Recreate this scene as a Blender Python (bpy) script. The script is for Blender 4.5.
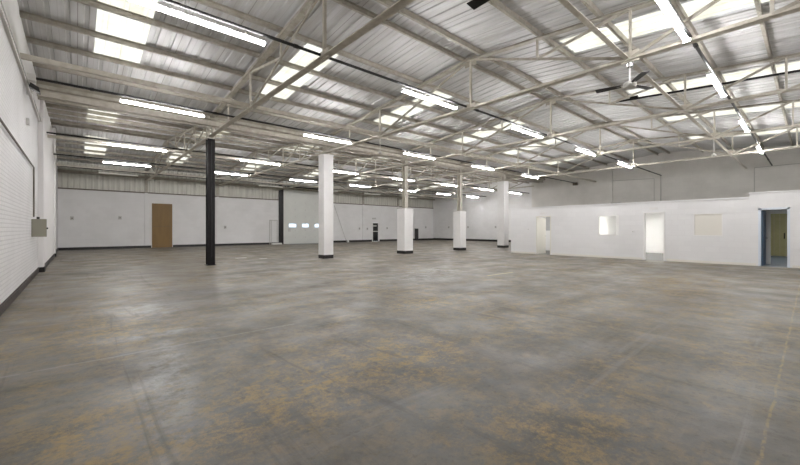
import bpy, bmesh, math, random
from mathutils import Vector, Matrix
for o in list(bpy.data.objects): bpy.data.objects.remove(o, do_unlink=True)
SC = bpy.context.scene
COL = SC.collection

# ---------------------------------------------------------------- camera
EYE = 1.4
YAW = math.radians(41.5)
cam = bpy.data.cameras.new('camera'); cam_o = bpy.data.objects.new('camera', cam); COL.objects.link(cam_o)
cam.sensor_width = 36; cam.lens = 365.0/800*36; cam.shift_y = -3.5/800; cam.clip_start = .05; cam.clip_end = 400
cam_o.location = (0, 0, EYE); cam_o.rotation_euler = (math.radians(90), 0, -YAW)
SC.camera = cam_o
# ---------------------------------------------------------------- world, sun, exposure
SC.view_settings.view_transform = 'Standard'; SC.view_settings.look = 'None'
SC.view_settings.exposure = 0.52; SC.view_settings.gamma = 1; SC.view_settings.use_curve_mapping = False
SKY_STRENGTH = 1.45
w = bpy.data.worlds.new('overcast_sky'); SC.world = w; w.use_nodes = True
wn = w.node_tree; wn.nodes['Background'].inputs[0].default_value = (0.93, 0.97, 1.0, 1); wn.nodes['Background'].inputs[1].default_value = SKY_STRENGTH
TUBE = 100.0          # brightness of the fluorescent tubes
SC.cycles.max_bounces = 10; SC.cycles.diffuse_bounces = 6; SC.cycles.glossy_bounces = 3
SC.cycles.transmission_bounces = 4; SC.cycles.caustics_reflective = False; SC.cycles.caustics_refractive = False
SC.cycles.sample_clamp_indirect = 6
SC.cycles.use_denoising = True

# ---------------------------------------------------------------- measures (metres; the camera stands over 0,0)
XL, XR, XU, XP = -0.95, 34.8, 30.0, 19.3      # left wall, right wall, upper right wall, office partition
YN, YV, YF = -1.95, 15.5, 32.8                # wall behind camera, valley over the columns, far wall
RIDGE = (6.72, 24.15)
TRUSS_X = [3.85, 8.75, 13.75, 18.7, 23.6, 28.7]
SKY_X = [0.3333, 4.6667, 9.6667, 15.0, 19.6667, 25.0, 30.0]
SLOPE = .09
def sheet(y):                                  # height of the roof lining
    r = RIDGE[0] if y <= YV else RIDGE[1]
    return EYE + 5.24 - SLOPE*abs(y-r)
CH = EYE + 3.6                                 # bottom chord

# ---------------------------------------------------------------- materials
def mat(name, col, rough=.6, metal=0, noise=0, nscale=4, bump=0, bscale=20, spec=.5, dark=None, aniso=None):
    m = bpy.data.materials.new(name); m.use_nodes = True; nt = m.node_tree; b = nt.nodes['Principled BSDF']
    b.inputs['Roughness'].default_value = rough; b.inputs['Metallic'].default_value = metal
    b.inputs['Specular IOR Level'].default_value = spec
    b.inputs['Base Color'].default_value = (*col, 1)
    tc = nt.nodes.new('ShaderNodeTexCoord'); src = tc.outputs['Object']
    if aniso:
        mp = nt.nodes.new('ShaderNodeMapping'); mp.inputs['Scale'].default_value = aniso; nt.links.new(src, mp.inputs[0]); src = mp.outputs[0]
    if noise:
        n = nt.nodes.new('ShaderNodeTexNoise'); n.inputs['Scale'].default_value = nscale; n.inputs['Detail'].default_value = 6; n.inputs['Roughness'].default_value = .65
        nt.links.new(src, n.inputs['Vector'])
        r = nt.nodes.new('ShaderNodeValToRGB'); d = dark or tuple(c*(1-noise) for c in col)
        r.color_ramp.elements[0].position = .35; r.color_ramp.elements[0].color = (*d, 1)
        r.color_ramp.elements[1].position = .62; r.color_ramp.elements[1].color = (*col, 1)
        nt.links.new(n.outputs[0], r.inputs[0]); nt.links.new(r.outputs[0], b.inputs['Base Color'])
    if bump:
        n2 = nt.nodes.new('ShaderNodeTexNoise'); n2.inputs['Scale'].default_value = bscale; nt.links.new(src, n2.inputs['Vector'])
        bp = nt.nodes.new('ShaderNodeBump'); bp.inputs['Strength'].default_value = bump; bp.inputs['Distance'].default_value = .02
        nt.links.new(n2.outputs[0], bp.inputs['Height']); nt.links.new(bp.outputs[0], b.inputs['Normal'])
    return m

def block_mat(name, col, bw, bh, axis, mortar=.012, contrast=.93, bump=.5, stain=.06):
    """painted masonry; axis 'x' = wall runs along X, 'y' = wall runs along Y"""
    m = bpy.data.materials.new(name); m.use_nodes = True; nt = m.node_tree; b = nt.nodes['Principled BSDF']
    b.inputs['Roughness'].default_value = .65; b.inputs['Specular IOR Level'].default_value = .3
    g = nt.nodes.new('ShaderNodeNewGeometry'); s = nt.nodes.new('ShaderNodeSeparateXYZ'); c = nt.nodes.new('ShaderNodeCombineXYZ')
    nt.links.new(g.outputs['Position'], s.inputs[0]); nt.links.new(s.outputs[0 if axis == 'x' else 1], c.inputs[0]); nt.links.new(s.outputs[2], c.inputs[1])
    br = nt.nodes.new('ShaderNodeTexBrick'); nt.links.new(c.outputs[0], br.inputs['Vector'])
    br.inputs['Scale'].default_value = 1; br.inputs['Brick Width'].default_value = bw; br.inputs['Row Height'].default_value = bh
    br.inputs['Mortar Size'].default_value = mortar; br.inputs['Mortar Smooth'].default_value = .4; br.inputs['Bias'].default_value = 0
    br.inputs['Color1'].default_value = (*col, 1); br.inputs['Color2'].default_value = (*[x*.97 for x in col], 1)
    br.inputs['Mortar'].default_value = (*[x*contrast for x in col], 1)
    n = nt.nodes.new('ShaderNodeTexNoise'); n.inputs['Scale'].default_value = .9; n.inputs['Detail'].default_value = 7; nt.links.new(g.outputs['Position'], n.inputs['Vector'])
    r = nt.nodes.new('ShaderNodeValToRGB'); r.color_ramp.elements[0].position = .3; r.color_ramp.elements[0].color = (1-stain, 1-stain, 1-stain*1.1, 1); r.color_ramp.elements[1].position = .6; r.color_ramp.elements[1].color = (1, 1, 1, 1)
    nt.links.new(n.outputs[0], r.inputs[0])
    mx = nt.nodes.new('ShaderNodeMix'); mx.data_type = 'RGBA'; mx.blend_type = 'MULTIPLY'; mx.inputs[0].default_value = 1
    nt.links.new(br.outputs['Color'], mx.inputs[6]); nt.links.new(r.outputs[0], mx.inputs[7]); nt.links.new(mx.outputs[2], b.inputs['Base Color'])
    bp = nt.nodes.new('ShaderNodeBump'); bp.invert = True; bp.inputs['Strength'].default_value = bump; bp.inputs['Distance'].default_value = .01
    nt.links.new(br.outputs['Fac'], bp.inputs['Height']); nt.links.new(bp.outputs[0], b.inputs['Normal'])
    return m

def emit(name, col, strength):
    m = bpy.data.materials.new(name); m.use_nodes = True; nt = m.node_tree; b = nt.nodes['Principled BSDF']
    b.inputs['Base Color'].default_value = (.8, .8, .8, 1); b.inputs['Emission Color'].default_value = (*col, 1); b.inputs['Emission Strength'].default_value = strength
    return m

WHITE = (.83, .825, .82)
M = dict(
    brick=block_mat('white_painted_brick', (.84, .835, .835), .225, .075, 'y', .010, .86, .9),
    block_x=block_mat('white_painted_block_far', WHITE, .45, .225, 'x', .006, .97, .3),
    block_y=block_mat('white_painted_block_side', WHITE, .45, .225, 'y', .006, .97, .3),
    upper=block_mat('off_white_block_upper', (.77, .75, .71), .45, .225, 'y', .008, .95, .4, .10),
    office=block_mat('white_painted_block_office', (.84, .84, .845), .45, .225, 'y', .008, .955, .35, .03),
    plaster=mat('white_plaster', (.81, .80, .79), .7, 0, .04, 1.5, .1, 30),
    column=mat('white_column_paint', (.83, .82, .81), .6, 0, .05, 2, .1, 25),
    plinth=mat('black_plinth_paint', (.012, .011, .011), .45, 0, 0),
    plinth_worn=mat('worn_black_plinth', (.06, .042, .032), .6, 0, .9, 7, .4, 30, dark=(.012, .011, .01)),
    steel=mat('cream_painted_steel', (.56, .53, .465), .5, .0, .30, 5, .1, 40, dark=(.44, .405, .335)),
    steel_dull=mat('dull_cream_steel', (.43, .405, .345), .55, .0, .35, 4, .1, 40, dark=(.31, .285, .23)),
    steel_dark=mat('dark_brown_steel', (.16, .135, .105), .6, .2, .4, 6),
    gutter=mat('valley_gutter_steel', (.32, .29, .24), .5, .2, .4, 2, dark=(.22, .19, .15)),
    black=mat('black_steel', (.009, .007, .008), .4, .0, .5, 6, spec=.3),
    conduit=mat('black_conduit', (.02, .02, .02), .45, .2),
    galv=mat('grey_conduit', (.50, .49, .46), .5, .4),
    housing=mat('white_light_housing', (.8, .8, .8), .4),
    tube=emit('lit_tube', (1.0, .978, .985), TUBE),
    unlit=mat('cream_unlit_diffuser', (.75, .74, .68), .4),
    greybox=mat('beige_grey_enclosure', (.30, .29, .235), .5, .1),
    knob=mat('black_plastic', (.015, .015, .015), .4),
    brown=mat('brown_timber_board', (.225, .135, .042), .55, 0, .15, 3, .1, 12, aniso=(1, 1, .2)),
    cream=mat('cream_paint', (.80, .78, .72), .5),
    bluewhite=mat('pale_blue_frame_paint', (.74, .80, .88), .45),
    blueleaf=mat('dark_blue_door', (.07, .12, .20), .45),
    olive=mat('olive_shutter_paint', (.50, .46, .24), .55, 0, .1, 3),
    bluefloor=mat('blue_grey_floor_paint', (.13, .17, .225), .4, 0, .2, 3),
    greyfloor=mat('grey_office_floor', (.10, .10, .098), .6, 0, .1, 5),
    roomwall=mat('office_room_white', (.88, .875, .865), .6),
    greywall=mat('office_room_grey', (.48, .48, .49), .6),
    shutter=mat('pale_grey_sectional_door', (.66, .67, .63), .45, .1, .05, 2),
    cladding=mat('grey_beige_wall_cladding', (.60, .59, .53), .5, .2, .18, 1.3, aniso=(3, 3, .5)),
    glass_black=mat('dark_door_glass', (.008, .008, .009), .12),
    socket=mat('grey_wall_fitting', (.55, .54, .52), .5),
    chrome=mat('bright_metal', (.7, .7, .7), .25, .9),
    lens=mat('lamp_glass', (.55, .55, .55), .15, .3),
    whiteplastic=mat('white_plastic', (.82, .82, .82), .4),
    debris=mat('white_scrap', (.75, .74, .71), .7),
)
def sheet_mat():
    m = mat('aged_metal_roof_lining', (.60, .59, .57), .45, .12, .30, 1.2, .0, 20, dark=(.46, .445, .42))
    nt = m.node_tree; b = nt.nodes['Principled BSDF']
    g = nt.nodes.new('ShaderNodeNewGeometry'); mp = nt.nodes.new('ShaderNodeMapping'); mp.inputs['Scale'].default_value = (3.2, .35, 1)
    nt.links.new(g.outputs['Position'], mp.inputs[0])
    n = nt.nodes.new('ShaderNodeTexNoise'); n.inputs['Scale'].default_value = 1.7; n.inputs['Detail'].default_value = 5; nt.links.new(mp.outputs[0], n.inputs['Vector'])
    r = nt.nodes.new('ShaderNodeValToRGB'); r.color_ramp.elements[0].position = .33; r.color_ramp.elements[0].color = (.465, .462, .45, 1); r.color_ramp.elements[1].position = .62; r.color_ramp.elements[1].color = (.575, .575, .575, 1)
    nt.links.new(n.outputs[0], r.inputs[0]); prev = r.outputs[0]
    sp = nt.nodes.new('ShaderNodeSeparateXYZ'); nt.links.new(g.outputs['Position'], sp.inputs[0])
    for per, wid, col, k in ((1.0, .018, (.20, .19, .17, 1), .7), (1/3, .012, (.32, .31, .29, 1), .35)):     # sheet laps and rib creases
        md = nt.nodes.new('ShaderNodeMath'); md.operation = 'FLOORED_MODULO'; md.inputs[1].default_value = per; nt.links.new(sp.outputs[0], md.inputs[0])
        lt = nt.nodes.new('ShaderNodeMath'); lt.operation = 'LESS_THAN'; lt.inputs[1].default_value = wid; nt.links.new(md.outputs[0], lt.inputs[0])
        ml = nt.nodes.new('ShaderNodeMath'); ml.operation = 'MULTIPLY'; ml.inputs[1].default_value = k; nt.links.new(lt.outputs[0], ml.inputs[0])
        mx = nt.nodes.new('ShaderNodeMix'); mx.data_type = 'RGBA'; mx.inputs[7].default_value = col; nt.links.new(ml.outputs[0], mx.inputs[0]); nt.links.new(prev, mx.inputs[6]); prev = mx.outputs[2]
    nt.links.new(prev, b.inputs['Base Color'])
    return m
M['sheet'] = sheet_mat()
def skylight_mat():
    m = bpy.data.materials.new('translucent_rooflight_sheet'); m.use_nodes = True; nt = m.node_tree
    for n in list(nt.nodes): nt.nodes.remove(n)
    out = nt.nodes.new('ShaderNodeOutputMaterial'); t = nt.nodes.new('ShaderNodeBsdfTranslucent'); d = nt.nodes.new('ShaderNodeBsdfDiffuse'); mx = nt.nodes.new('ShaderNodeMixShader')
    mx.inputs[0].default_value = .25; d.inputs[0].default_value = (.7, .68, .6, 1)
    g = nt.nodes.new('ShaderNodeNewGeometry'); n = nt.nodes.new('ShaderNodeTexNoise'); n.inputs['Scale'].default_value = 1.6; n.inputs['Detail'].default_value = 5
    nt.links.new(g.outputs['Position'], n.inputs['Vector'])
    r = nt.nodes.new('ShaderNodeValToRGB'); r.color_ramp.elements[0].position = .35; r.color_ramp.elements[0].color = (.70, .655, .53, 1); r.color_ramp.elements[1].position = .62; r.color_ramp.elements[1].color = (.86, .84, .76, 1)
    nt.links.new(n.outputs[0], r.inputs[0]); nt.links.new(r.outputs[0], t.inputs[0])
    nt.links.new(t.outputs[0], mx.inputs[1]); nt.links.new(d.outputs[0], mx.inputs[2]); nt.links.new(mx.outputs[0], out.inputs[0])
    return m
M['skylight'] = skylight_mat()
def window_pane():
    m = bpy.data.materials.new('frosted_door_pane'); m.use_nodes = True; nt = m.node_tree
    for n in list(nt.nodes): nt.nodes.remove(n)
    out = nt.nodes.new('ShaderNodeOutputMaterial'); t = nt.nodes.new('ShaderNodeBsdfTranslucent'); t.inputs[0].default_value = (.80, .88, .95, 1)
    nt.links.new(t.outputs[0], out.inputs[0]); return m
M['pane'] = window_pane()

def floor_mat():
    m = bpy.data.materials.new('worn_grey_painted_concrete'); m.use_nodes = True; nt = m.node_tree; b = nt.nodes['Principled BSDF']; L = nt.links
    g = nt.nodes.new('ShaderNodeNewGeometry'); P = g.outputs['Position']
    def noise(scale, detail=6, rough=.6, sx=1, sy=1, off=0, dist=0):
        mp = nt.nodes.new('ShaderNodeMapping'); mp.inputs['Scale'].default_value = (sx, sy, 1); mp.inputs['Location'].default_value = (off, off*1.7, 0)
        L.new(P, mp.inputs[0]); n = nt.nodes.new('ShaderNodeTexNoise'); n.inputs['Scale'].default_value = scale; n.inputs['Detail'].default_value = detail
        n.inputs['Roughness'].default_value = rough; n.inputs['Distortion'].default_value = dist; L.new(mp.outputs[0], n.inputs['Vector']); return n.outputs[0]
    def ramp(v, a, bb, inv=False):
        r = nt.nodes.new('ShaderNodeMapRange'); r.inputs[1].default_value = a; r.inputs[2].default_value = bb; r.inputs[3].default_value = 1 if inv else 0; r.inputs[4].default_value = 0 if inv else 1
        L.new(v, r.inputs[0]); return r.outputs[0]
    def math_(op, a, c):
        n = nt.nodes.new('ShaderNodeMath'); n.operation = op
        for i, v in enumerate((a, c)):
            if isinstance(v, (int, float)): n.inputs[i].default_value = v
            else: L.new(v, n.inputs[i])
        return n.outputs[0]
    def mix(fac, a, c, mode='MIX'):
        n = nt.nodes.new('ShaderNodeMix'); n.data_type = 'RGBA'; n.blend_type = mode; n.clamp_factor = True
        if isinstance(fac, (int, float)): n.inputs[0].default_value = fac
        else: L.new(fac, n.inputs[0])
        for i, v in ((6, a), (7, c)):
            if isinstance(v, tuple): n.inputs[i].default_value = (*v, 1)
            else: L.new(v, n.inputs[i])
        return n.outputs[2]
    sep = nt.nodes.new('ShaderNodeSeparateXYZ'); L.new(P, sep.inputs[0]); X, Y = sep.outputs[0], sep.outputs[1]
    # each blob: centre, radii, angle -> 1 inside fading to 0
    def blob(cx, cy, rx, ry, ang=0):
        mp = nt.nodes.new('ShaderNodeMapping'); mp.vector_type = 'TEXTURE'; mp.inputs['Location'].default_value = (cx, cy, 0); mp.inputs['Rotation'].default_value = (0, 0, math.radians(ang)); mp.inputs['Scale'].default_value = (rx, ry, 1)
        L.new(P, mp.inputs[0]); v = nt.nodes.new('ShaderNodeVectorMath'); v.operation = 'LENGTH'; L.new(mp.outputs[0], v.inputs[0])
        return ramp(v.outputs['Value'], .35, 1.15, True)
    c = mix(ramp(noise(.35, 5, .6), .36, .64), (.100, .092, .076), (.158, .148, .130))
    c = mix(ramp(noise(1.1, 10, .8, 1, .7, 9), .42, .66), c, (.200, .190, .170))
    c = mix(math_('MULTIPLY', ramp(noise(.5, 6, .6, .5, 1.6, 21, .6), .50, .68), .8), c, (.076, .067, .053))
    c = mix(math_('MULTIPLY', ramp(noise(1.9, 10, .8, 1, 1, 31), .50, .62), .6), c, (.112, .126, .138))
    # ochre undercoat showing through
    och = ramp(noise(4.2, 12, .9, 1, 1, 3), .47, .58)
    zone = math_('MAXIMUM', math_('MAXIMUM', math_('MAXIMUM', blob(1.35, 3.0, 1.0, .6, 20), blob(-.1, 6.0, 1.6, 1.3)), math_('MAXIMUM', blob(3.2, 1.2, 1.6, .5, 10), blob(11.5, 2.2, 2.6, .9))),
                 math_('MAXIMUM', math_('MAXIMUM', blob(.2, 3.2, .5, .9), blob(5.4, 4.8, 2.4, .4)), blob(2.8, 3.0, .9, .9)))
    zone = math_('ADD', math_('MULTIPLY', zone, .45), math_('MULTIPLY', ramp(noise(.55, 4, .6, 1, 1, 50), .30, .62), .60))
    c = mix(math_('MULTIPLY', och, zone), c, (.36, .25, .095))
    c = mix(math_('MULTIPLY', ramp(noise(6, 8, .75, 1, 1, 70), .56, .66), math_('MULTIPLY', zone, .8)), c, (.36, .245, .10))
    # pale scuffs, plus reflections of columns and rooflights painted in as pale patches
    wz = math_('MAXIMUM', math_('MAXIMUM', blob(.62, 3.9, .28, 1.9, -8), blob(.9, 5.8, .9, .22)), math_('MAXIMUM', blob(8.5, 8.2, 3.2, 1.4, 30), blob(1.0, 7.6, .6, 1.1)))
    c = mix(math_('MULTIPLY', math_('MULTIPLY', ramp(noise(3.2, 9, .75, 1, 1, 13), .42, .60), wz), .8), c, (.33, .33, .325))
    # fine speckle and drag marks
    c = mix(math_('MULTIPLY', ramp(noise(14, 4, .7, 1, 1, 90), .55, .66), .38), c, (.06, .052, .042))
    c = mix(math_('MULTIPLY', ramp(noise(1.3, 7, .7, .15, 2.4, 41, .8), .57, .66), .5), c, (.22, .212, .195))
    c = mix(math_('MULTIPLY', ramp(noise(1.1, 7, .7, 2.2, .18, 61, .8), .57, .66), .6), c, (.072, .060, .048))
    # slab joints: lines at fixed X or Y, broken up by noise
    def line(coord, at, half, col, strength, brk=(.40, .55), off=0, lim=None):
        nonlocal c
        wob = math_('MULTIPLY', math_('SUBTRACT', noise(5, 4, .6, 1, 1, off+5), .5), .05)
        dd = math_('ABSOLUTE', math_('SUBTRACT', math_('ADD', coord, wob), at), 0)
        f = ramp(dd, half*.5, half*1.3, True)
        f = math_('MULTIPLY', f, math_('MULTIPLY', ramp(noise(7, 8, .8, 1, 1, off+17), *brk), strength))
        if lim:
            lc, lo, hi = lim
            f = math_('MULTIPLY', f, math_('MULTIPLY', math_('GREATER_THAN', lc, lo), math_('LESS_THAN', lc, hi)))
        c = mix(f, c, col)
    line(Y, .21, .010, (.34, .26, .12), .7, (.42, .56), 2)
    line(Y, 5.07, .016, (.09, .08, .07), .75, (.42, .5), 4, (X, 2.6, 40))
    line(Y, 5.07, .022, (.30, .29, .27), .5, (.38, .5), 6, (X, -1, 2.4))
    line(X, .17, .016, (.30, .22, .11), .35, (.4, .5), 8, (Y, 5.1, 8.2))
    line(Y, 6.45, .03, (.55, .47, .20), .9, (.2, .4), 10, (X, 9.2, 10.6))
    line(Y, 10.2, .018, (.10, .09, .08), .6, (.42, .5), 12)
    line(X, 6.0, .014, (.10, .09, .08), .5, (.42, .5), 14)
    line(X, 12.0, .016, (.10, .09, .08), .5, (.42, .5), 16)
    L.new(c, b.inputs['Base Color'])
    rr = ramp(noise(1.2, 6, .6, 1, 1, 77), .35, .65); r2 = nt.nodes.new('ShaderNodeMapRange'); r2.inputs[3].default_value = .36; r2.inputs[4].default_value = .60; L.new(rr, r2.inputs[0]); L.new(r2.outputs[0], b.inputs['Roughness'])
    b.inputs['Specular IOR Level'].default_value = .33
    bp = nt.nodes.new('ShaderNodeBump'); bp.inputs['Strength'].default_value = .25; bp.inputs['Distance'].default_value = .01; L.new(noise(9, 8, .7), bp.inputs['Height']); L.new(bp.outputs[0], b.inputs['Normal'])
    return m
M['floor'] = floor_mat()

# ---------------------------------------------------------------- mesh helpers
class MB:
    def __init__(s): s.v = []; s.f = []
    def raw(s, vs, fs):
        k = len(s.v); s.v += [tuple(v) for v in vs]; s.f += [tuple(i+k for i in f) for f in fs]; return s
    def box(s, x0, x1, y0, y1, z0, z1):
        return s.raw([(x0,y0,z0),(x1,y0,z0),(x1,y1,z0),(x0,y1,z0),(x0,y0,z1),(x1,y0,z1),(x1,y1,z1),(x0,y1,z1)],
                     [(0,3,2,1),(4,5,6,7),(0,1,5,4),(1,2,6,5),(2,3,7,6),(3,0,4,7)])
    def chamfer(s, x0, x1, y0, y1, z0, z1, c=.01):
        pts = [(x0+c,y0),(x1-c,y0),(x1,y0+c),(x1,y1-c),(x1-c,y1),(x0+c,y1),(x0,y1-c),(x0,y0+c)]
        vs = [(x,y,z0) for x,y in pts]+[(x,y,z1) for x,y in pts]
        return s.raw(vs, [tuple(range(7,-1,-1)), tuple(range(8,16))]+[(i,(i+1)%8,8+(i+1)%8,8+i) for i in range(8)])
    def prism(s, a, b, prof, up=(0,0,1)):
        """sweep a closed 2-D profile (side, up) from a to b"""
        a = Vector(a); b = Vector(b); d = (b-a).normalized(); u = Vector(up)
        if abs(d.dot(u)) > .98: u = Vector((0,1,0)) if abs(d.y) < .9 else Vector((1,0,0))
        sd = d.cross(u).normalized(); u2 = sd.cross(d).normalized(); n = len(prof)
        vs = [a+sd*p+u2*q for p,q in prof]+[b+sd*p+u2*q for p,q in prof]
        return s.raw(vs, [tuple(range(n-1,-1,-1)), tuple(range(n,2*n))]+[(i,(i+1)%n,n+(i+1)%n,n+i) for i in range(n)])
    def bar(s, a, b, w, h=None, up=(0,0,1)):
        h = h or w; return s.prism(a, b, [(-w/2,-h/2),(w/2,-h/2),(w/2,h/2),(-w/2,h/2)], up)
    def angle(s, a, b, w, t=.012, up=(0,0,1), flip=1):
        pr = [(0,0),(w*flip,0),(w*flip,t),(t*flip,t),(t*flip,w),(0,w)]
        if flip < 0: pr = pr[::-1]
        return s.prism(a, b, [(p-w*flip/2, q-w/2) for p,q in pr], up)
    def tube(s, a, b, r, n=10):
        return s.prism(a, b, [(r*math.cos(2*math.pi*i/n), r*math.sin(2*math.pi*i/n)) for i in range(n)])
    def lathe(s, prof, c=(0,0,0), n=16):
        vs = []; fs = []
        for r,z in prof:
            for i in range(n): vs.append((c[0]+r*math.cos(2*math.pi*i/n), c[1]+r*math.sin(2*math.pi*i/n), c[2]+z))
        for j in range(len(prof)-1):
            for i in range(n): fs.append((j*n+i, j*n+(i+1)%n, (j+1)*n+(i+1)%n, (j+1)*n+i))
        fs += [tuple(range(n-1,-1,-1)), tuple((len(prof)-1)*n+i for i in range(n))]
        return s.raw(vs, fs)
    def build(s, name, m, parent=None):
        me = bpy.data.meshes.new(name); me.from_pydata(s.v, [], s.f); me.materials.append(m)
        bm = bmesh.new(); bm.from_mesh(me); bmesh.ops.recalc_face_normals(bm, faces=bm.faces); bm.to_mesh(me); bm.free()
        o = bpy.data.objects.new(name, me); COL.objects.link(o)
        if parent: o.parent = parent
        return o
def tag(o, label=None, cat=None, group=None, kind=None):
    if label: o['label'] = label
    if cat: o['category'] = cat
    if group: o['group'] = group
    if kind: o['kind'] = kind
    return o
def struct(o): o['kind'] = 'structure'; return o
def empty(name, loc, label=None, cat=None, group=None, rz=0):
    o = bpy.data.objects.new(name, None); COL.objects.link(o); o.location = loc; o.rotation_euler = (0,0,rz); o.empty_display_size = .2
    return tag(o, label, cat, group)
def copy_tree(o, parent=None):
    c = o.copy(); COL.objects.link(c)
    if parent: c.parent = parent
    for ch in [k for k in bpy.data.objects if k.parent == o]: copy_tree(ch, c)
    return c

# ================================================================ the setting
T = .2
struct(MB().box(XL-T, XR+T, YN-T, YF+T, -.2, 0).build('floor', M['floor']))

# corrugated roof lining over both bays, with openings for the rooflights
SPANS = [(YN, RIDGE[0]), (RIDGE[0], YV), (YV, RIDGE[1]), (RIDGE[1], YF)]
LIGHT_Y = [(-1.6, 4.5), (8.9, 12.72), (17.95, 22.0), (26.1, 30.0)]
def corr_strip(mb, xa, xb, ya, yb, pitch=1/3):
    prof = []; n = round((xb-xa)/pitch)
    for i in range(n):
        x = xa+i*pitch; prof += [(x, 0), (x+.115, 0), (x+.135, .026), (x+.20, .026), (x+.22, 0)]
    prof.append((xb, 0))
    vs = []; za, zb = sheet(ya if ya != YV or yb > YV else ya), sheet(yb)
    if ya == YV: za = EYE+5.24-SLOPE*abs(YV-RIDGE[1])
    for x, h in prof: vs.append((x, ya, za+h))
    for x, h in prof: vs.append((x, yb, zb+h))
    k = len(prof); mb.raw(vs, [(i, i+1, k+i+1, k+i) for i in range(k-1)])
ceil = MB(); x0 = -1.0; cur = x0; x_end = 35.0
panels = []
for (ya, yb), (la, lb) in zip(SPANS, LIGHT_Y):
    cur = x0
    for sx in SKY_X:
        corr_strip(ceil, cur, sx, ya, yb); corr_strip(ceil, sx, sx+1, ya, la); corr_strip(ceil, sx, sx+1, lb, yb)
        mb = MB(); corr_strip(mb, sx, sx+1, la, lb); panels.append((mb, sx, la, lb)); cur = sx+1
    corr_strip(ceil, cur, x_end, ya, yb)
struct(ceil.build('ceiling', M['sheet']))

# walls
def roofline_wall(x0, x1, ys, z0=0):           # wall along Y between x0..x1 up to the roof, ys = break points
    mb = MB(); n = len(ys); vs = []
    for x in (x0, x1):
        for y in ys: vs.append((x, y, z0))
        for y in ys: vs.append((x, y, sheet(y)+.05))
    k = 2*n; fs = []
    for i in range(n-1):
        fs += [(i, i+1, n+i+1, n+i), (k+i, k+n+i, k+n+i+1, k+i+1), (i, k+i, k+i+1, i+1), (n+i, n+i+1, k+n+i+1, k+n+i)]
    fs += [(0, n, k+n, k), (n-1, k+n-1, k+2*n-1, 2*n-1)]
    return mb.raw(vs, fs)
struct(roofline_wall(XL-T, XL, [YN-T, RIDGE[0], YV, RIDGE[1], YF+T]).build('wall_left', M['brick']))
lw = MB(); lw.box(XL-.001, XL+.13, 16.6, 17.2, 0, sheet(16.6)+.02); lw.box(XL-.001, XL+.08, 17.2, 25.4, 0, sheet(17.2)); lw.box(XL-.001, XL+.13, 25.4, 26, 0, sheet(25.5))
struct(lw.build('wall_left_piers', M['plaster']))
struct(MB().box(XL-.001, XL+.05, YN, 16.6, EYE+3.5, sheet(YN)+.02).build('trim_1', M['plaster']))     # smooth upper band above the ledge
struct(roofline_wall(XR, XR+T, [YV, RIDGE[1], YF+T]).build('wall_right', M['block_y']))
struct(roofline_wall(XU, XU+T, [YN-T, RIDGE[0], YV, 16.4]).build('wall_right_upper', M['upper']))
struct(MB().box(XU+T, XR+T, 16.2, 16.4, 0, sheet(16.4)+.05).build('wall_right_return', M['block_x']))
struct(MB().box(XL-T, XR+T, YN-T, YN, 0, sheet(YN)+.05).build('wall_near', M['block_x']))
# far wall: white block to 4.07 m with gaps for the doors, ribbed cladding above
wz = EYE+2.68; zt = sheet(YF)+.05
RD = (14.45, 19.35)                            # sectional door opening
PD = (24.85, 25.75)                            # personnel door opening
fw = MB(); fw.box(XL-T, RD[0], YF, YF+T, 0, wz); fw.box(RD[1], PD[0], YF, YF+T, 0, wz); fw.box(PD[1], XR+T, YF, YF+T, 0, wz); fw.box(PD[0], PD[1], YF, YF+T, EYE+.75, wz)
for tx in TRUSS_X:
    if abs(tx-13.75) > .1: fw.box(tx-.10, tx+.10, YF-.07, YF, 0, wz)
struct(fw.build('wall_far', M['block_x']))
fc = MB()
def ribs(mb, xa, xb, z0, z1, y, pitch=.3):
    prof = []; n = max(1, round((xb-xa)/pitch)); p = (xb-xa)/n
    for i in range(n): x = xa+i*p; prof += [(x, 0), (x+p*.55, 0), (x+p*.62, -.035), (x+p*.92, -.035)]
    prof.append((xb, 0)); k = len(prof)
    mb.raw([(x, y+h, z0) for x, h in prof]+[(x, y+h, z1) for x, h in prof], [(i, i+1, k+i+1, k+i) for i in range(k-1)])
ribs(fc, XL, RD[0]-.3, wz, zt, YF+.03); ribs(fc, RD[1], XR, wz, zt, YF+.03)
fc.box(XL-T, XR+T, YF+.1, YF+T, EYE+3.95, zt); fc.box(XL-T, RD[0], YF+.1, YF+T, wz, zt); fc.box(RD[1], XR+T, YF+.1, YF+T, wz, zt)
struct(fc.build('wall_far_cladding', M['cladding']))
sill = MB(); sill.box(XL, RD[0]-.4, YF-.05, YF+.02, wz-.03, wz+.05); sill.box(RD[1], XR, YF-.05, YF+.02, wz-.03, wz+.05)
struct(sill.build('trim_2', M['steel_dark']))
for i, tx in enumerate(TRUSS_X):
    if abs(tx-13.75) > .1: struct(MB().box(tx-.09, tx+.09, YF-.10, YF+.02, wz+.05, zt-.1).build('trim_%d' % (3+i), M['steel_dull']))
# skirting bands
bl = MB(); bl.box(XL, XL+.03, YN, 16.57, 0, .15); struct(bl.build('baseboard_left', M['plinth_worn']))
bl = MB(); bl.box(XL, XL+.16, 16.57, 17.23, 0, .16); bl.box(XL, XL+.11, 17.23, 25.37, 0, .16); bl.box(XL, XL+.16, 25.37, 26.03, 0, .16); bl.box(XL, XL+.03, 26.03, YF, 0, .16)
struct(bl.build('baseboard_left_far', M['plinth']))
bf = MB(); bf.box(XL, 4.15, YF-.09, YF, 0, .17); bf.box(5.55, 13.95, YF-.09, YF, 0, .17); bf.box(19.5, 24.75, YF-.09, YF, 0, .2); bf.box(25.9, XR, YF-.09, YF, 0, .2)
struct(bf.build('baseboard_far', M['plinth']))
struct(MB().box(XR-.05, XR, 16.4, YF-.09, 0, .22).build('baseboard_right', M['plinth']))

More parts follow.
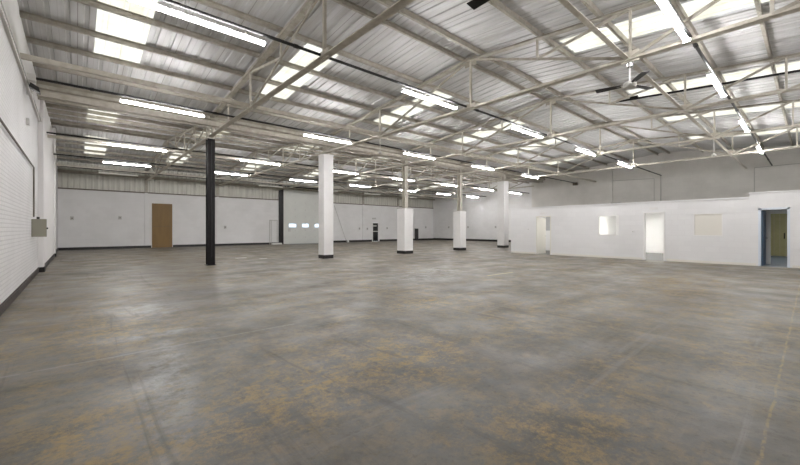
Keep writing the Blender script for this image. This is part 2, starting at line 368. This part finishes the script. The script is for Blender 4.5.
# office partition with its openings (y0, y1, z0, z1)
PZ = EYE+1.19
doors = [(9.42, 10.27, 0, EYE+.72), (4.29, 5.10, 0, EYE+.76), (.54, 1.36, 0, EYE+.79)]
wins = [(6.10, 7.02, EYE-.30, EYE+.66), (2.37, 3.30, EYE-.29, EYE+.64)]
ops = sorted([(a, b, c, d) for a, b, c, d in doors+wins])
pw = MB(); cur = YN; PT = .16
for a, b, c, d in ops:
    pw.box(XP, XP+PT, cur, a, 0, PZ)
    if c > 0: pw.box(XP, XP+PT, a, b, 0, c)
    pw.box(XP, XP+PT, a, b, d, PZ); cur = b
pw.box(XP, XP+PT, cur, 11.87, 0, PZ); pw.box(XP+.001, XP+PT, YN, 1.6, PZ, EYE+1.36)
struct(pw.build('wall_partition', M['office']))
struct(MB().box(XP+PT, XU, 11.71, 11.87, 0, PZ).build('wall_partition_end', M['office']))
cp = MB(); cp.box(XP-.035, XP+PT+.01, 1.6, 11.89, PZ-.01, PZ+.045); cp.box(XP-.035, XP+PT+.01, YN, 1.62, EYE+1.36, EYE+1.40)
struct(cp.build('trim_10', M['office']))
sk = MB(); cur = YN
for a, b, c, d in sorted(doors): sk.box(XP-.015, XP, cur, a-.06, 0, .09); cur = b+.06
sk.box(XP-.015, XP, cur, 11.87, 0, .09); struct(sk.build('baseboard_partition', M['cream']))
# office rooms behind: party walls, back walls, ceiling, floors
rm = MB()
for y in (8.15, 3.72, 1.72, ): rm.box(XP+PT, 27.0, y, y+.1, 0, 2.5)
rm.box(22.9, 23.0, 8.25, 11.71, 0, 2.5); rm.box(25.2, 25.3, 3.82, 8.15, 0, 2.5); rm.box(22.5, 22.6, 1.82, 3.72, 0, 2.5); rm.box(20.5, 20.6, 1.10, 1.72, 0, 2.5); rm.box(20.5, 20.6, .4, 1.72, 2.12, 2.5); rm.box(27.0, 27.1, YN, 1.72, 0, 2.5)
struct(rm.build('wall_office_rooms', M['roomwall']))
struct(MB().box(XP+PT, 27.1, YN, 11.71, 2.5, 2.56).build('ceiling_office', M['roomwall']))
struct(MB().box(XP, 27.0, YN, 1.72, 0, .004).build('floor_office_blue', M['bluefloor']))
struct(MB().box(XP+.02, 25.2, 3.82, 11.71, 0, .004).build('floor_office_grey', M['greyfloor']))

# office doors and windows
def door_frame(n, y0, y1, z1, m, w=.05, prot=.02):
    f = MB(); f.box(XP-prot, XP+PT+.01, y0, y0+w, 0, z1); f.box(XP-prot, XP+PT+.01, y1-w, y1, 0, z1); f.box(XP-prot, XP+PT+.01, y0, y1, z1-w, z1)
    return struct(f.build('door_%d' % n, m))
d1 = door_frame(1, *doors[0][:2], doors[0][3], M['cream'])
lf = MB(); lf.box(0, .72, 0, .04, .01, 2.03)
leaf = lf.build('door_leaf', M['cream'], d1); leaf.location = (XP+PT, 10.21, 0); leaf.rotation_euler = (0, 0, math.radians(-4))
h = MB().tube((.65, 0, 1.0), (.65, -.06, 1.0), .012).tube((.65, -.06, 1.0), (.54, -.06, 1.0), .01).build('door_handle', M['chrome'], d1); h.location = leaf.location; h.rotation_euler = leaf.rotation_euler
d2 = door_frame(2, *doors[1][:2], doors[1][3], M['roomwall'])
d3 = door_frame(3, *doors[2][:2], doors[2][3], M['bluewhite'], .07, .004)
lf = MB(); lf.box(0, .74, -.04, 0, .01, 2.10)
leaf = lf.build('door_leaf', M['blueleaf'], d3); leaf.location = (XP+PT, 1.29, 0); leaf.rotation_euler = (0, 0, math.radians(-3))
h = MB().tube((.66, -.04, 1.05), (.66, -.10, 1.05), .014).tube((.66, -.10, 1.05), (.55, -.10, 1.05), .012).build('door_handle', M['chrome'], d3); h.location = leaf.location; h.rotation_euler = leaf.rotation_euler
def win_frame(n, y0, y1, z0, z1, m):
    f = MB(); w = .035
    f.box(XP-.012, XP+PT, y0, y0+w, z0, z1); f.box(XP-.012, XP+PT, y1-w, y1, z0, z1); f.box(XP-.012, XP+PT, y0, y1, z0, z0+w); f.box(XP-.012, XP+PT, y0, y1, z1-w, z1)
    return struct(f.build('window_%d' % n, m))
win_frame(1, *wins[0], M['roomwall'])
w2 = win_frame(2, *wins[1], M['roomwall'])
MB().box(XP+.02, XP+.04, wins[1][0]+.03, wins[1][1]-.03, wins[1][2]+.03, wins[1][3]-.03).build('window_board', M['cream'], w2)
# corridor shutter at the back, panelled
od = empty('shutter_door', (26.95, .95, 0), 'olive yellow ribbed double door at the back of the blue floored corridor', 'door')
p = MB()
for k in range(8): p.box(-.04-.012*(k % 2), 0, -1.1+k*.21, -1.1+k*.21+.205, .02, 2.18)
p.build('ribbed_panel', M['olive'], od); MB().box(-.07, -.052, -.02, .02, .9, 1.2).build('pull_handle', M['black'], od)
# things seen in the rooms
tag(MB().chamfer(22.3, 22.88, 9.0, 10.9, .01, 1.25, .02).build('storage_cupboard', M['roomwall']), 'low white cupboard seen through the ajar cream office door', 'cupboard')
tag(MB().box(22.86, 22.9, 8.4, 11.5, 1.3, 2.2).build('wall_board', M['greywall']), 'pale grey board on the wall above the low white cupboard', 'board')

# unseen lamps added behind the partition to light the office rooms
def added_room_lamp(x, y, e, label):
    L = empty('added_panel_light', (x, y, 2.5), label, 'added light')
    MB().box(-.3, .3, -.3, .3, -.05, 0).build('lamp_frame', M['housing'], L)
    MB().box(-.27, .27, -.27, .27, -.062, -.05).build('diffuser', emit('added_office_lamp_%s' % label[:12], (1, .98, .93), e), L)
added_room_lamp(21.0, 9.9, 50, 'square panel light in the room behind the ajar cream door')
added_room_lamp(22.2, 6.4, 120, 'square panel light in the bright room behind the clear office window')
added_room_lamp(22.6, 4.7, 20, 'square panel light in the room behind the middle office doorway')
added_room_lamp(23.5, .6, 26, 'square panel light in the corridor behind the blue framed doorway')

# ================================================================ roof steel
ORD = ['first', 'second', 'third', 'fourth', 'fifth', 'sixth', 'seventh', 'eighth', 'ninth', 'tenth']
BAYN = ['near bay', 'far bay']
SL = [('near', 'slope nearest the camera'), ('near', 'slope falling to the columns'), ('far', 'slope rising from the columns'), ('far', 'slope falling to the far wall')]
cnt = {}
for mb, sx, la, lb in panels:
    i = LIGHT_Y.index((la, lb)); k = SKY_X.index(sx)
    tag(mb.build('rooflight_sheet', M['skylight']), 'cream rooflight, %s from the left wall, %s bay %s' % (ORD[k], SL[i][0], SL[i][1]), 'rooflight', 'translucent rooflights in the metal roof')

# trusses
def tchord(y, r): return EYE + 5.03 - SLOPE*abs(y-r)
def make_truss(r, ya, yb, nodes):
    """r ridge, ya / yb supports; X = 0 local"""
    root = empty('roof_truss', (0, 0, 0))
    # offsets relative to y = r, z absolute
    B, C = nodes
    for yy in (ya, yb):
        m = MB(); a = (0, yy, tchord(yy, r)); b = (0, r, tchord(r, r))
        m.angle((-.038, *a[1:]), (-.038, *b[1:]), .08, .012, flip=-1); m.angle((.038, *a[1:]), (.038, *b[1:]), .08, .012, flip=1); m.bar(a, b, .016, .075)
        m.build('top_chord', M['steel_dull'], root)
    m = MB(); m.angle((-.04, ya, CH), (-.04, yb, CH), .09, .014, flip=-1); m.angle((.04, ya, CH), (.04, yb, CH), .09, .014, flip=1); m.bar((0, ya, CH), (0, yb, CH), .02, .08)
    m.build('bottom_chord', M['steel'], root)
    MB().bar((0, r, CH), (0, r, tchord(r, r)), .07, .05, (0, 1, 0)).build('hanger', M['steel'], root)
    for s, N, e in ((-1, B, ya), (1, C, yb)):
        mid = (N+r)/2; zm = (CH+tchord(r, r))/2
        MB().bar((0, N, CH), (0, r, tchord(r, r)), .04, .06).build('diagonal_brace', M['steel_dull'], root)
        MB().bar((0, N, CH), (0, N, tchord(N, r)), .05, .05).build('hanger', M['steel'], root)
        MB().bar((0, mid, zm), (0, mid, tchord(mid, r)), .04, .05).build('hanger', M['steel'], root)
        MB().bar((0, mid, zm), (0, N, tchord(N, r)), .04, .06).build('diagonal_brace', M['steel'], root)
        q = N+s*2.1
        MB().bar((0, N, CH), (0, q, tchord(q, r)), .045, .06).build('diagonal_brace', M['steel_dull'], root)
        MB().bar((0, q, CH), (0, q, tchord(q, r)), .04, .05).build('hanger', M['steel'], root)
        MB().bar((0, q, CH), (0, e, tchord(e, r)), .04, .06).build('diagonal_brace', M['steel_dull'], root)
        g = MB()
        g.prism((-.012, 0, 0), (.012, 0, 0), [(0, 0)]*3) if False else None
        g.box(-.014, .014, N-.17, N+.17, CH-.08, CH+.16)
        g.build('gusset_plate', M['steel'], root)
    g = MB(); g.box(-.014, .014, r-.16, r+.16, CH-.07, CH+.12); g.build('gusset_plate', M['steel'], root)
    g = MB(); g.box(-.014, .014, r-.2, r+.2, tchord(r, r)-.2, tchord(r, r)+.06); g.build('gusset_plate', M['steel_dull'], root)
    return root
tn = make_truss(RIDGE[0], YN, YV, (2.55, 11.05)); tf = make_truss(RIDGE[1], YV, YF, (RIDGE[1]-4.25, RIDGE[1]+4.25))
cols = ['black steel column', 'full height white column', 'first half clad white column', 'second half clad white column', 'last full height white column', 'end wall corner']
for b, src, xs in ((0, tn, TRUSS_X[:5]), (1, tf, TRUSS_X)):
    for i, x in enumerate(xs):
        t = src if i == 0 else copy_tree(src)
        t.location = (x, 0, 0)
        t['label'] = ('cream steel truss across the near bay, ending at the %s' if b == 0 else 'cream steel truss across the far bay, in line with the %s') % cols[i]
        t['category'] = 'roof truss'; t['group'] = 'steel roof trusses of the %s' % BAYN[b]

# purlins (channel sections lying under the lining)
def channel(mb, y, z, x0, x1, hgt=.15, fl=.07, s=1):
    mb.box(x0, x1, y-.008, y+.008, z-hgt, z); mb.box(x0, x1, min(y, y+s*fl), max(y, y+s*fl), z-hgt, z-hgt+.010); mb.box(x0, x1, min(y, y+s*fl), max(y, y+s*fl), z-.012, z)
OFF = [.34, 2.12, 3.55, 4.85, 6.0, 7.35]
for b, r in enumerate(RIDGE):
    xe = XU if b == 0 else XR
    for s in (-1, 1):
        for k, of in enumerate(OFF):
            y = r+s*of; mb = MB(); channel(mb, y, sheet(y)-.004, XL, xe, .135, .06, -s)
            x = XL+.4
            while x < min(xe, 22):            # bolt heads along the flange
                mb.box(x-.013, x+.013, y-s*.035-.013, y-s*.035+.013, sheet(y)-.151, sheet(y)-.137); x += 1/3*2
            side = ('camera side' if s < 0 else 'column side') if b == 0 else ('column side' if s < 0 else 'far wall side')
            tag(mb.build('purlin', M['steel_dull']), 'cream steel purlin, %s from the ridge on the %s of the %s' % (ORD[k], side, BAYN[b]), 'purlin', 'roof purlins of the %s' % BAYN[b])
# valley gutter and its beams
XG = XU-.01
vg = empty('valley_gutter', (0, YV, sheet(YV)), 'dull steel valley gutter running above the row of columns', 'gutter')
zb = -.28
g = MB(); g.box(XL+.01, XG, -.28, .28, zb, zb+.01); g.box(XL+.01, XG, -.29, -.28, zb, zb+.24); g.box(XL+.01, XG, .28, .29, zb, zb+.24); g.build('trough', M['gutter'], vg)
g = MB()
for s in (-1, 1): g.box(XL+.01, XG, s*.33-.03, s*.33+.03, zb+.02, zb+.12)
g.build('edge_beam', M['steel_dull'], vg)
g = MB()
for s in (-1, 1): channel(g, 0+s*.16, zb, XL+.01, XG, .20, .06, s)
g.build('spine_beam', M['steel'], vg)
# longitudinal ties through the truss nodes
for y, z, xa, xe, lab in ((2.62, CH+.06, XL, XU, 'slim cream tie bar running the near bay on the camera side'), (11.05, CH+.07, XL, XU, 'cream tie beam running the near bay on the column side'),
                      (RIDGE[1]-4.25, CH+.07, XL, XR, 'cream tie beam running the far bay on the column side'), (RIDGE[1]+4.25, CH+.07, XL, XR, 'cream tie beam running the far bay on the far wall side')):
    thin = y < 3
    m = MB()
    if thin: m.angle((xa, y, z), (xe, y, z), .10, .012)
    else: channel(m, y, z+.04, xa, xe, .11, .07, 1)
    tag(m.build('tie_beam', M['steel']), lab, 'tie beam')
tag(MB().box(XL, XR, YF-.30, YF-.12, EYE+3.72, EYE+3.90).build('eaves_beam', M['steel_dull']), 'cream eaves beam along the top of the far wall', 'beam')
tag(MB().tube((14.9, 4.95, EYE+4.70), (14.9, -.6, EYE+4.30), .035).box(14.86, 14.94, 4.1, 4.35, EYE+4.66, EYE+4.74).build('sloping_conduit', M['black']), 'dark sloping conduit under the right hand rooflights beyond the ceiling fan', 'conduit')

# ================================================================ columns
def clad_column(x, w, z_clad, name_label, sx=.12):
    c = empty('column', (x, YV, 0), name_label, 'column')
    MB().chamfer(-w/2, w/2, -w/2, w/2, .17, z_clad, .015).build('cladding', M['column'], c)
    MB().chamfer(-w/2-.006, w/2+.006, -w/2-.006, w/2+.006, 0, .17, .015).build('plinth', M['plinth'], c)
    m = MB(); zt = sheet(YV)-.50
    m.box(-sx, sx, -sx, -sx+.02, z_clad, zt); m.box(-sx, sx, sx-.02, sx, z_clad, zt); m.box(-.01, .01, -sx+.02, sx-.02, z_clad, zt)
    m.build('steel_stanchion', M['steel'], c)
    m = MB().box(-w/2-.012, w/2+.012, -w/2-.012, w/2+.012, z_clad, z_clad+.03); m.build('cap', M['galv'] if z_clad < 4 else M['column'], c)
    return c
c = empty('column', (3.88, YV, 0), 'slender black steel column on the left, bare of cladding', 'column')
m = MB(); m.box(-.13, .13, -.14, -.12, 0, EYE+3.5); m.box(-.13, .13, .12, .14, 0, EYE+3.5); m.box(-.012, .012, -.12, .12, 0, EYE+3.5); m.build('shaft', M['black'], c)
MB().box(-.17, .17, -.17, .17, 0, .02).build('base_plate', M['black'], c)
m = MB(); m.box(-.13, -.05, -.1, .1, EYE+3.5, sheet(YV)-.5); m.box(.05, .13, -.1, .1, EYE+3.5, sheet(YV)-.5); m.box(-.16, .16, -.15, .15, EYE+3.48, EYE+3.52); m.build('head_steel', M['steel'], c)
m = MB(); m.tube((.0, -.155, .3), (.0, -.155, 4.8), .018); m.build('cable_pipe', M['conduit'], c)
clad_column(8.96, .52, EYE+3.52, 'tall white boxed column with black plinth, nearest of the white ones')
clad_column(14.1, .66, EYE+1.17, 'white half height boxed column with bare steel above, the wider of the two')
clad_column(19.0, .60, EYE+1.17, 'white half height boxed column with bare steel above, the farther of the two')
clad_column(24.1, .60, EYE+3.55, 'tall white boxed column beside the office partition end')

# ================================================================ lighting rows
def make_light():
    L = empty('tube_light', (0, 0, 0))
    MB().box(-1.06, 1.06, -.012, .012, -.022, .03).build('housing', M['housing'], L)
    for y in (-.022, .022):
        MB().tube((-1.03, y, -.03), (1.03, y, -.03), .0195, 8).build('lamp_tube', M['tube'], L)
    for x in (-1.05, 1.035): MB().box(x, x+.015, -.06, .06, -.055, .005).build('lamp_holder', M['housing'], L)
    for x in (-.7, .7): MB().box(x-.012, x+.012, -.012, .012, .03, .095).build('bracket', M['galv'], L)
    return L
src = make_light(); first = True
ROWS = [(1.55, [1.6, 7.45, 11.7, 17.0, 22.6], 'row nearest the camera', XU), (6.88, [1.62, 7.2, 12.3, 17.4, 22.6], 'row under the near ridge', XU),
        (12.55, [1.92, 7.35, 12.35, 17.45, 22.75, 27.8], 'row just before the columns', XU), (19.3, [1.98, 7.25, 12.4, 17.4, 22.5, 27.4, 32.1], 'row just beyond the columns', XR),
        (24.6, [2.05, 7.3, 12.35, 17.4, 22.7, 27.6, 32.3], 'row under the far ridge', XR)]
for y, xs, lab, xe in ROWS:
    for i, x in enumerate(xs):
        if (y == 12.55 and i == 5) or (y < 2 and i == 0) : continue
        t = src if first else copy_tree(src); first = False
        t.location = (x, y, EYE+3.53)
        tag(t, 'lit white fluorescent batten, %s from the left wall in the %s' % (ORD[i], lab), 'tube light', 'fluorescent battens hung from the trusses')
    m = MB(); m.tube((XL+.05, y, EYE+3.672), (xe, y, EYE+3.672), .032, 8)
    x = XL+1.2
    while x < xe: m.tube((x, y, EYE+3.672), (x+.08, y, EYE+3.672), .042, 8); x += 3.0
    tag(m.build('lighting_conduit', M['conduit']), 'long black conduit carrying the %s of lights' % lab, 'conduit')
# dim battens by the far wall
for i, x in enumerate([2.0, 11.9, 17.2, 22.3, 27.5]):
    L = empty('tube_light', (x, 29.4, EYE+3.5), 'unlit cream fluorescent batten, %s from the left in the row by the far wall' % ORD[i], 'tube light', 'unlit battens along the far wall')
    MB().prism((-1.0, 0, 0), (1.0, 0, 0), [(-.075, -.04), (.075, -.04), (.05, .04), (-.05, .04)]).build('housing', M['unlit'], L)
    for xx in (-.7, .7): MB().tube((xx, 0, .04), (xx, 0, .16), .012).build('bracket', M['galv'], L)
tag(MB().tube((XL+.05, 29.4, EYE+3.70), (XR, 29.4, EYE+3.70), .03, 8).build('lighting_conduit', M['conduit']), 'long black conduit carrying the unlit battens by the far wall', 'conduit')

# ================================================================ ceiling fans
def fan(x, y, z_top, z_hub, angs, label, blade=.95, tilt=0):
    F = empty('ceiling_fan', (x, y, z_hub), label, 'ceiling fan', 'black bladed ceiling fans')
    MB().tube((0, 0, 0), (0, 0, z_top-z_hub-.1), .014).build('drop_rod', M['whiteplastic'], F)
    MB().lathe([(.02, -.12), (.06, -.10), (.075, -.03), (.05, .0)], (0, 0, z_top-z_hub)).build('canopy', M['chrome'], F)
    MB().lathe([(.03, -.07), (.11, -.06), (.13, -.01), (.12, .04), (.04, .07)]).build('motor', M['galv'], F)
    for a in angs:
        ca, sa = math.cos(a), math.sin(a); u = Vector((ca, sa, 0)); v = Vector((-sa, ca, .12))
        m = MB(); t = .006; vs = []
        for zz in (-t, t):
            for (d, wd) in ((.16, .05), (.30, .065), (blade, .08), (blade, -.08), (.30, -.065), (.16, -.05)): vs.append(u*d+v*wd+Vector((0, 0, zz)))
        m.raw(vs, [(5,4,3,2,1,0), (6,7,8,9,10,11)]+[(i, (i+1) % 6, 6+(i+1) % 6, 6+i) for i in range(6)])
        b = m.build('blade', M['black'], F)
        MB().bar(u*.08, u*.24, .03, .012).build('blade_arm', M['galv'], b)
    return F
fan(8.75, 2.56, CH-.08, EYE+3.05, [math.radians(a) for a in (100, 340, 220)], 'black three bladed ceiling fan hanging left of the sloping conduit', .64)
fan(4.04, 2.53, CH-.02, EYE+3.05, [math.radians(a) for a in (90, 210, 330)], 'black ceiling fan cut off by the top edge, one blade in view', .58)
# small pendants under the nodes
for x, y, z, lab in ((8.75, 11.05, 3.0, 'small ringed drop pendant hanging right of the tall white column'), (18.7, 2.56, 2.95, 'small drop pendant hanging beyond the ceiling fan')):
    P = empty('drop_pendant', (x, y, EYE+z), lab, 'pendant')
    MB().tube((0, 0, 0), (0, 0, 3.52-z), .012).build('rod', M['galv'], P)
    MB().lathe([(.03, -.10), (.07, -.08), (.07, -.02), (.03, 0)]).build('rose', M['galv'], P)

# ================================================================ left wall fittings
def conduit_run(name, pts, r, m, label, cat='conduit'):
    mb = MB()
    for a, b in zip(pts, pts[1:]): mb.tube(a, b, r, 8)
    return tag(mb.build(name, m), label, cat)
conduit_run('wall_trunking', [(XL+.04, YN, EYE+1.73), (XL+.04, 14.5, EYE+1.73), (XL+.04, 14.5, EYE+.34)], .018, M['steel_dark'], 'dark cable trunking along the left brick wall, dropping to the grey box')
conduit_run('wall_ledge_conduit', [(XL+.08, YN, EYE+3.48), (XL+.08, 16.55, EYE+3.48)], .012, M['galv'], 'grey conduit high along the left wall up to the floodlight')
bx = empty('switch_cabinet', (XL, 14.6, EYE-.22), 'beige grey metal switch cabinet on the left wall beside the pier', 'electrical cabinet')
MB().chamfer(0.0, .30, -.22, .0, 0, .50, .008).build('enclosure', M['greybox'], bx)
MB().box(.02, .28, -.235, -.22, .02, .48).build('door', M['greybox'], bx)
MB().box(.1, .16, -.2, -.14, .50, .56).build('cable_gland', M['knob'], bx)
MB().tube((.30, -.12, .24), (.33, -.12, .24), .025).build('rotary_handle', M['knob'], bx)
fl = empty('floodlight', (XL+.05, 12.4, EYE+3.38), 'black floodlight with a glass front on a bracket high on the left wall', 'floodlight'); fl.scale = (.7, .7, .7)
m = MB(); m.raw([(.06,-.16,.02),(.34,-.16,-.14),(.34,.16,-.14),(.06,.16,.02),(.10,-.12,.16),(.30,-.12,.04),(.30,.12,.04),(.10,.12,.16)], [(0,3,2,1),(4,5,6,7),(0,1,5,4),(1,2,6,5),(2,3,7,6),(3,0,4,7)]).build('lamp_body', M['knob'], fl)
m = MB(); m.raw([(.08,-.13,-.0),(.32,-.13,-.14),(.32,.13,-.14),(.08,.13,-.0),(.08,-.13,-.02),(.32,-.13,-.16),(.32,.13,-.16),(.08,.13,-.02)], [(0,1,2,3),(4,7,6,5),(0,4,5,1),(1,5,6,2),(2,6,7,3),(3,7,4,0)]).build('front_glass', M['lens'], fl)
MB().box(0, .02, -.05, .05, -.25, .25).bar((.0, 0, .2), (.2, 0, .1), .03).build('bracket', M['galv'], fl)
tag(MB().chamfer(XL, XL+.06, 12.9, 13.05, EYE+2.6, EYE+2.75, .005).build('junction_box', M['socket']), 'small grey junction box below the floodlight on the left wall', 'junction box')
tag(MB().box(XL+.05, XL+.2, 12.44, 12.66, EYE+3.58, EYE+3.74).build('conduit_end_box', M['plaster']), 'grey junction box where a black lighting conduit meets the left wall', 'junction box')

# ================================================================ far wall
dd = MB(); dd.box(4.2, 5.5, YF-.07, YF+.01, 0, EYE+1.92)
bd = struct(dd.build('door_4', M['brown']))
MB().box(4.2, 5.5, YF-.085, YF-.07, EYE+.2, EYE+.215).build('door_joint', M['steel_dark'], bd)
# sectional door: panels with a row of windows
sd = struct(MB().box(RD[0], RD[0]+.02, YF+.0, YF+.05, 0, EYE+3.95).build('door_5', M['steel_dull']))
ph = .66; W = RD[1]-RD[0]
winz = (EYE+.16, EYE+.52)
wins_x = [(15.0, 15.75), (16.35, 17.05), (17.7, 18.4)]
p = MB()
k = 0; z = 0
while z < EYE+3.95-.05:
    z1 = min(z+ph-.015, EYE+3.95)
    if z < winz[0] and z1 > winz[1]-.001:
        cur = RD[0]
        for a, b in wins_x: p.box(cur, a, YF+.0, YF+.05, z, z1); p.box(a, b, YF, YF+.05, z, winz[0]); p.box(a, b, YF, YF+.05, winz[1], z1); cur = b
        p.box(cur, RD[1], YF, YF+.05, z, z1)
    else: p.box(RD[0], RD[1], YF+.0, YF+.05, z, z1)
    p.box(RD[0], RD[1], YF+.02, YF+.05, z1, z+ph); z += ph
p.build('door_panels', M['shutter'], sd)
for a, b in wins_x:
    MB().box(a, b, YF+.02, YF+.03, *winz).build('window_pane', M['pane'], sd)
hg = MB()
for j in range(4):
    for i in range(6): hg.box(15.6+j*1.05, 15.66+j*1.05, YF-.02, YF, .55+ph*i, .66+ph*i)
hg.build('hinges', M['socket'], sd)
MB().box(14.95, 15.15, YF-.04, YF, EYE-.25, EYE+.05).build('lock_plate', M['socket'], sd)
struct(MB().box(RD[0], RD[1], YF-.75, YF-.1, 0, .003).build('floor_threshold', M['bluefloor']))
jp = MB(); jp.box(14.0, 14.42, YF-.11, YF-.001, 0, EYE+3.7); jp.box(14.0, 19.5, YF-.11, YF-.001, EYE+3.91, EYE+4.05); jp.box(14.1, 14.32, YF-.11, YF-.001, EYE+3.7, EYE+3.91)
tag(jp.build('door_post', M['black']), 'tall black steel post and header framing the sectional door', 'door post')
# personnel door
pd = struct(MB().box(PD[0], PD[0]+.08, YF-.03, YF+.05, 0, EYE+.73).box(PD[1]-.08, PD[1], YF-.03, YF+.05, 0, EYE+.73).box(PD[0], PD[1], YF-.03, YF+.05, EYE+.65, EYE+.73).build('door_6', M['plaster']))
MB().box(PD[0]+.08, PD[1]-.08, YF, YF+.03, .02, EYE+.65).build('door_leaf', M['glass_black'], pd)
MB().box(PD[0]+.08, PD[1]-.3, YF-.02, YF, EYE+.28, EYE+.42).box(PD[0]+.08, PD[1]-.08, YF-.02, YF, EYE-.32, EYE-.22).build('push_bar', M['galv'], pd)
tag(MB().box(24.85, 25.35, YF-.06, YF, EYE+1.1, EYE+1.26).build('exit_sign', M['socket']), 'small grey sign above the dark personnel door', 'sign')
# small fittings (x, height) on the far wall
fits = [(-.25, .72, 'above the left end of the far wall'), (2.3, .8, 'between the corner and the brown door'), (9.35, .15, 'left of the pipe guard'), (23.1, .05, 'two steps left of the dark door'), (24.15, .02, 'just left of the dark door'), (27.0, .1, 'right of the dark door'), (33.4, .22, 'near the far right corner')]
for x, hh, lab in fits:
    s = empty('wall_fitting', (x, YF, EYE+hh), 'small grey switch fitting on the far wall, %s' % lab, 'switch', 'small fittings on the far wall')
    MB().chamfer(-.09, .09, -.06, 0, -.12, .12, .01).build('back_box', M['socket'], s); MB().box(-.03, .03, -.075, -.06, -.03, .03).build('rocker', M['steel_dark'], s)
for y, lab in ((30.1, 'nearest the far corner'), (27.1, 'middle one'), (23.3, 'nearest the tall column')):
    s = empty('wall_fitting', (XR, y, EYE+.22), 'small grey switch fitting on the right end wall, %s' % lab, 'switch', 'small fittings on the end wall')
    MB().box(-.06, 0, -.1, .1, -.12, .12).build('back_box', M['socket'], s); MB().box(-.075, -.06, -.03, .03, -.03, .03).build('rocker', M['steel_dark'], s)
for y, hh, lab in ((10.75, -.02, 'left of the ajar office door'), (5.52, -.12, 'between the clear office window and the middle doorway')):
    s = empty('wall_fitting', (XP, y, EYE+hh), 'small light switch on the office partition, %s' % lab, 'switch')
    MB().box(-.02, 0, -.05, .05, -.05, .05).build('plate', M['whiteplastic'], s); MB().box(-.03, -.02, -.02, .02, -.025, .025).build('rocker', M['socket'], s)
for y, hh, lab in ((9.88, .86, 'above the ajar office door'), (4.7, .92, 'above the middle office doorway')):
    tag(MB().box(XP-.02, XP, y-.16, y+.16, EYE+hh-.05, EYE+hh+.05).build('door_sign', M['plaster']), 'small pale plate on the partition %s' % lab, 'sign')
# pipe guard by the black post, scrap at its foot
pg = empty('pipe_guard', (13.4, YF-.32, 0), 'grey bent pipe guard frame beside the black door post', 'guard rail')
MB().tube((-.35, 0, 0), (-.35, 0, 2.2), .035).tube((.32, 0, 0), (.32, 0, 2.2), .025).tube((-.38, 0, 2.2), (.35, 0, 2.2), .03).build('hoop', M['galv'], pg)
MB().tube((-.20, 0, .1), (-.20, 0, 2.17), .02).build('inner_rail', M['galv'], pg)
tag(MB().chamfer(13.1, 14.0, YF-.8, YF-.45, 0, .13, .06).build('scrap_sheet', M['debris']), 'pale folded sheet lying on the floor at the foot of the pipe guard', 'scrap')
# leaning pole beyond the tall column
tag(MB().tube((21.2, YF-.35, .05), (19.9, YF-.05, EYE+2.45), .022).build('leaning_pole', M['galv']), 'thin grey pole leaning on the far wall right of the tall white column', 'pole')
tag(MB().lathe([(.11, 0), (.12, .05), (.09, .3), (.03, .34)], (21.3, YF-.5, 0)).build('small_canister', M['whiteplastic']), 'small white canister on the floor at the foot of the leaning pole', 'canister')
tag(MB().chamfer(31.35, 31.75, YF-.4, YF-.12, 0, 1.45, .04).build('equipment_case', M['knob']), 'black upright case against the far wall, mostly hidden by a half height column', 'case')
for x, y, sx, sy in ((5.9, 18.2, .5, .18), (6.6, 17.2, .35, .12)):
    tag(MB().chamfer(x-sx/2, x+sx/2, y-sy/2, y+sy/2, 0, .012, .03).build('floor_scrap', M['debris']), 'thin pale scrap on the floor beyond the black column, the %s one' % ('farther' if y > 18 else 'nearer'), 'scrap')

# ================================================================ upper right wall
conduit_run('wall_conduit', [(XU-.02, 6.9, EYE+3.66), (XU-.02, 6.9, 1.0)], .03, M['galv'], 'vertical grey conduit down the upper right wall below the ridge lights')
conduit_run('wall_conduit', [(XU-.02, 7.28, 1.0), (XU-.02, 7.28, EYE+3.5), (XU-.02, 9.9, EYE+3.6)], .016, M['galv'], 'thinner grey conduit turning left on the upper right wall')
conduit_run('wall_conduit', [(XU-.02, 2.28, 1.0), (XU-.02, 2.28, EYE+3.62), (XU-.02, YN, EYE+3.66)], .018, M['galv'], 'grey conduit turning right on the upper right wall at the picture edge')
struct(MB().box(XU-.10, XU, 9.9, 10.25, 0, sheet(10)).build('trim_11', M['upper']))
tag(MB().chamfer(XP+.1, XP+.5, 6.1, 6.5, PZ+.0, PZ+.07, .02).build('dark_bundle', M['knob']), 'small dark object lying on top of the office partition', 'bundle')
tag(MB().chamfer(XU-.25, XU, 12.45, 12.75, EYE+3.5, EYE+3.72, .01).build('junction_box', M['steel_dark']), 'dark junction box where a black conduit meets the upper right wall', 'junction box')
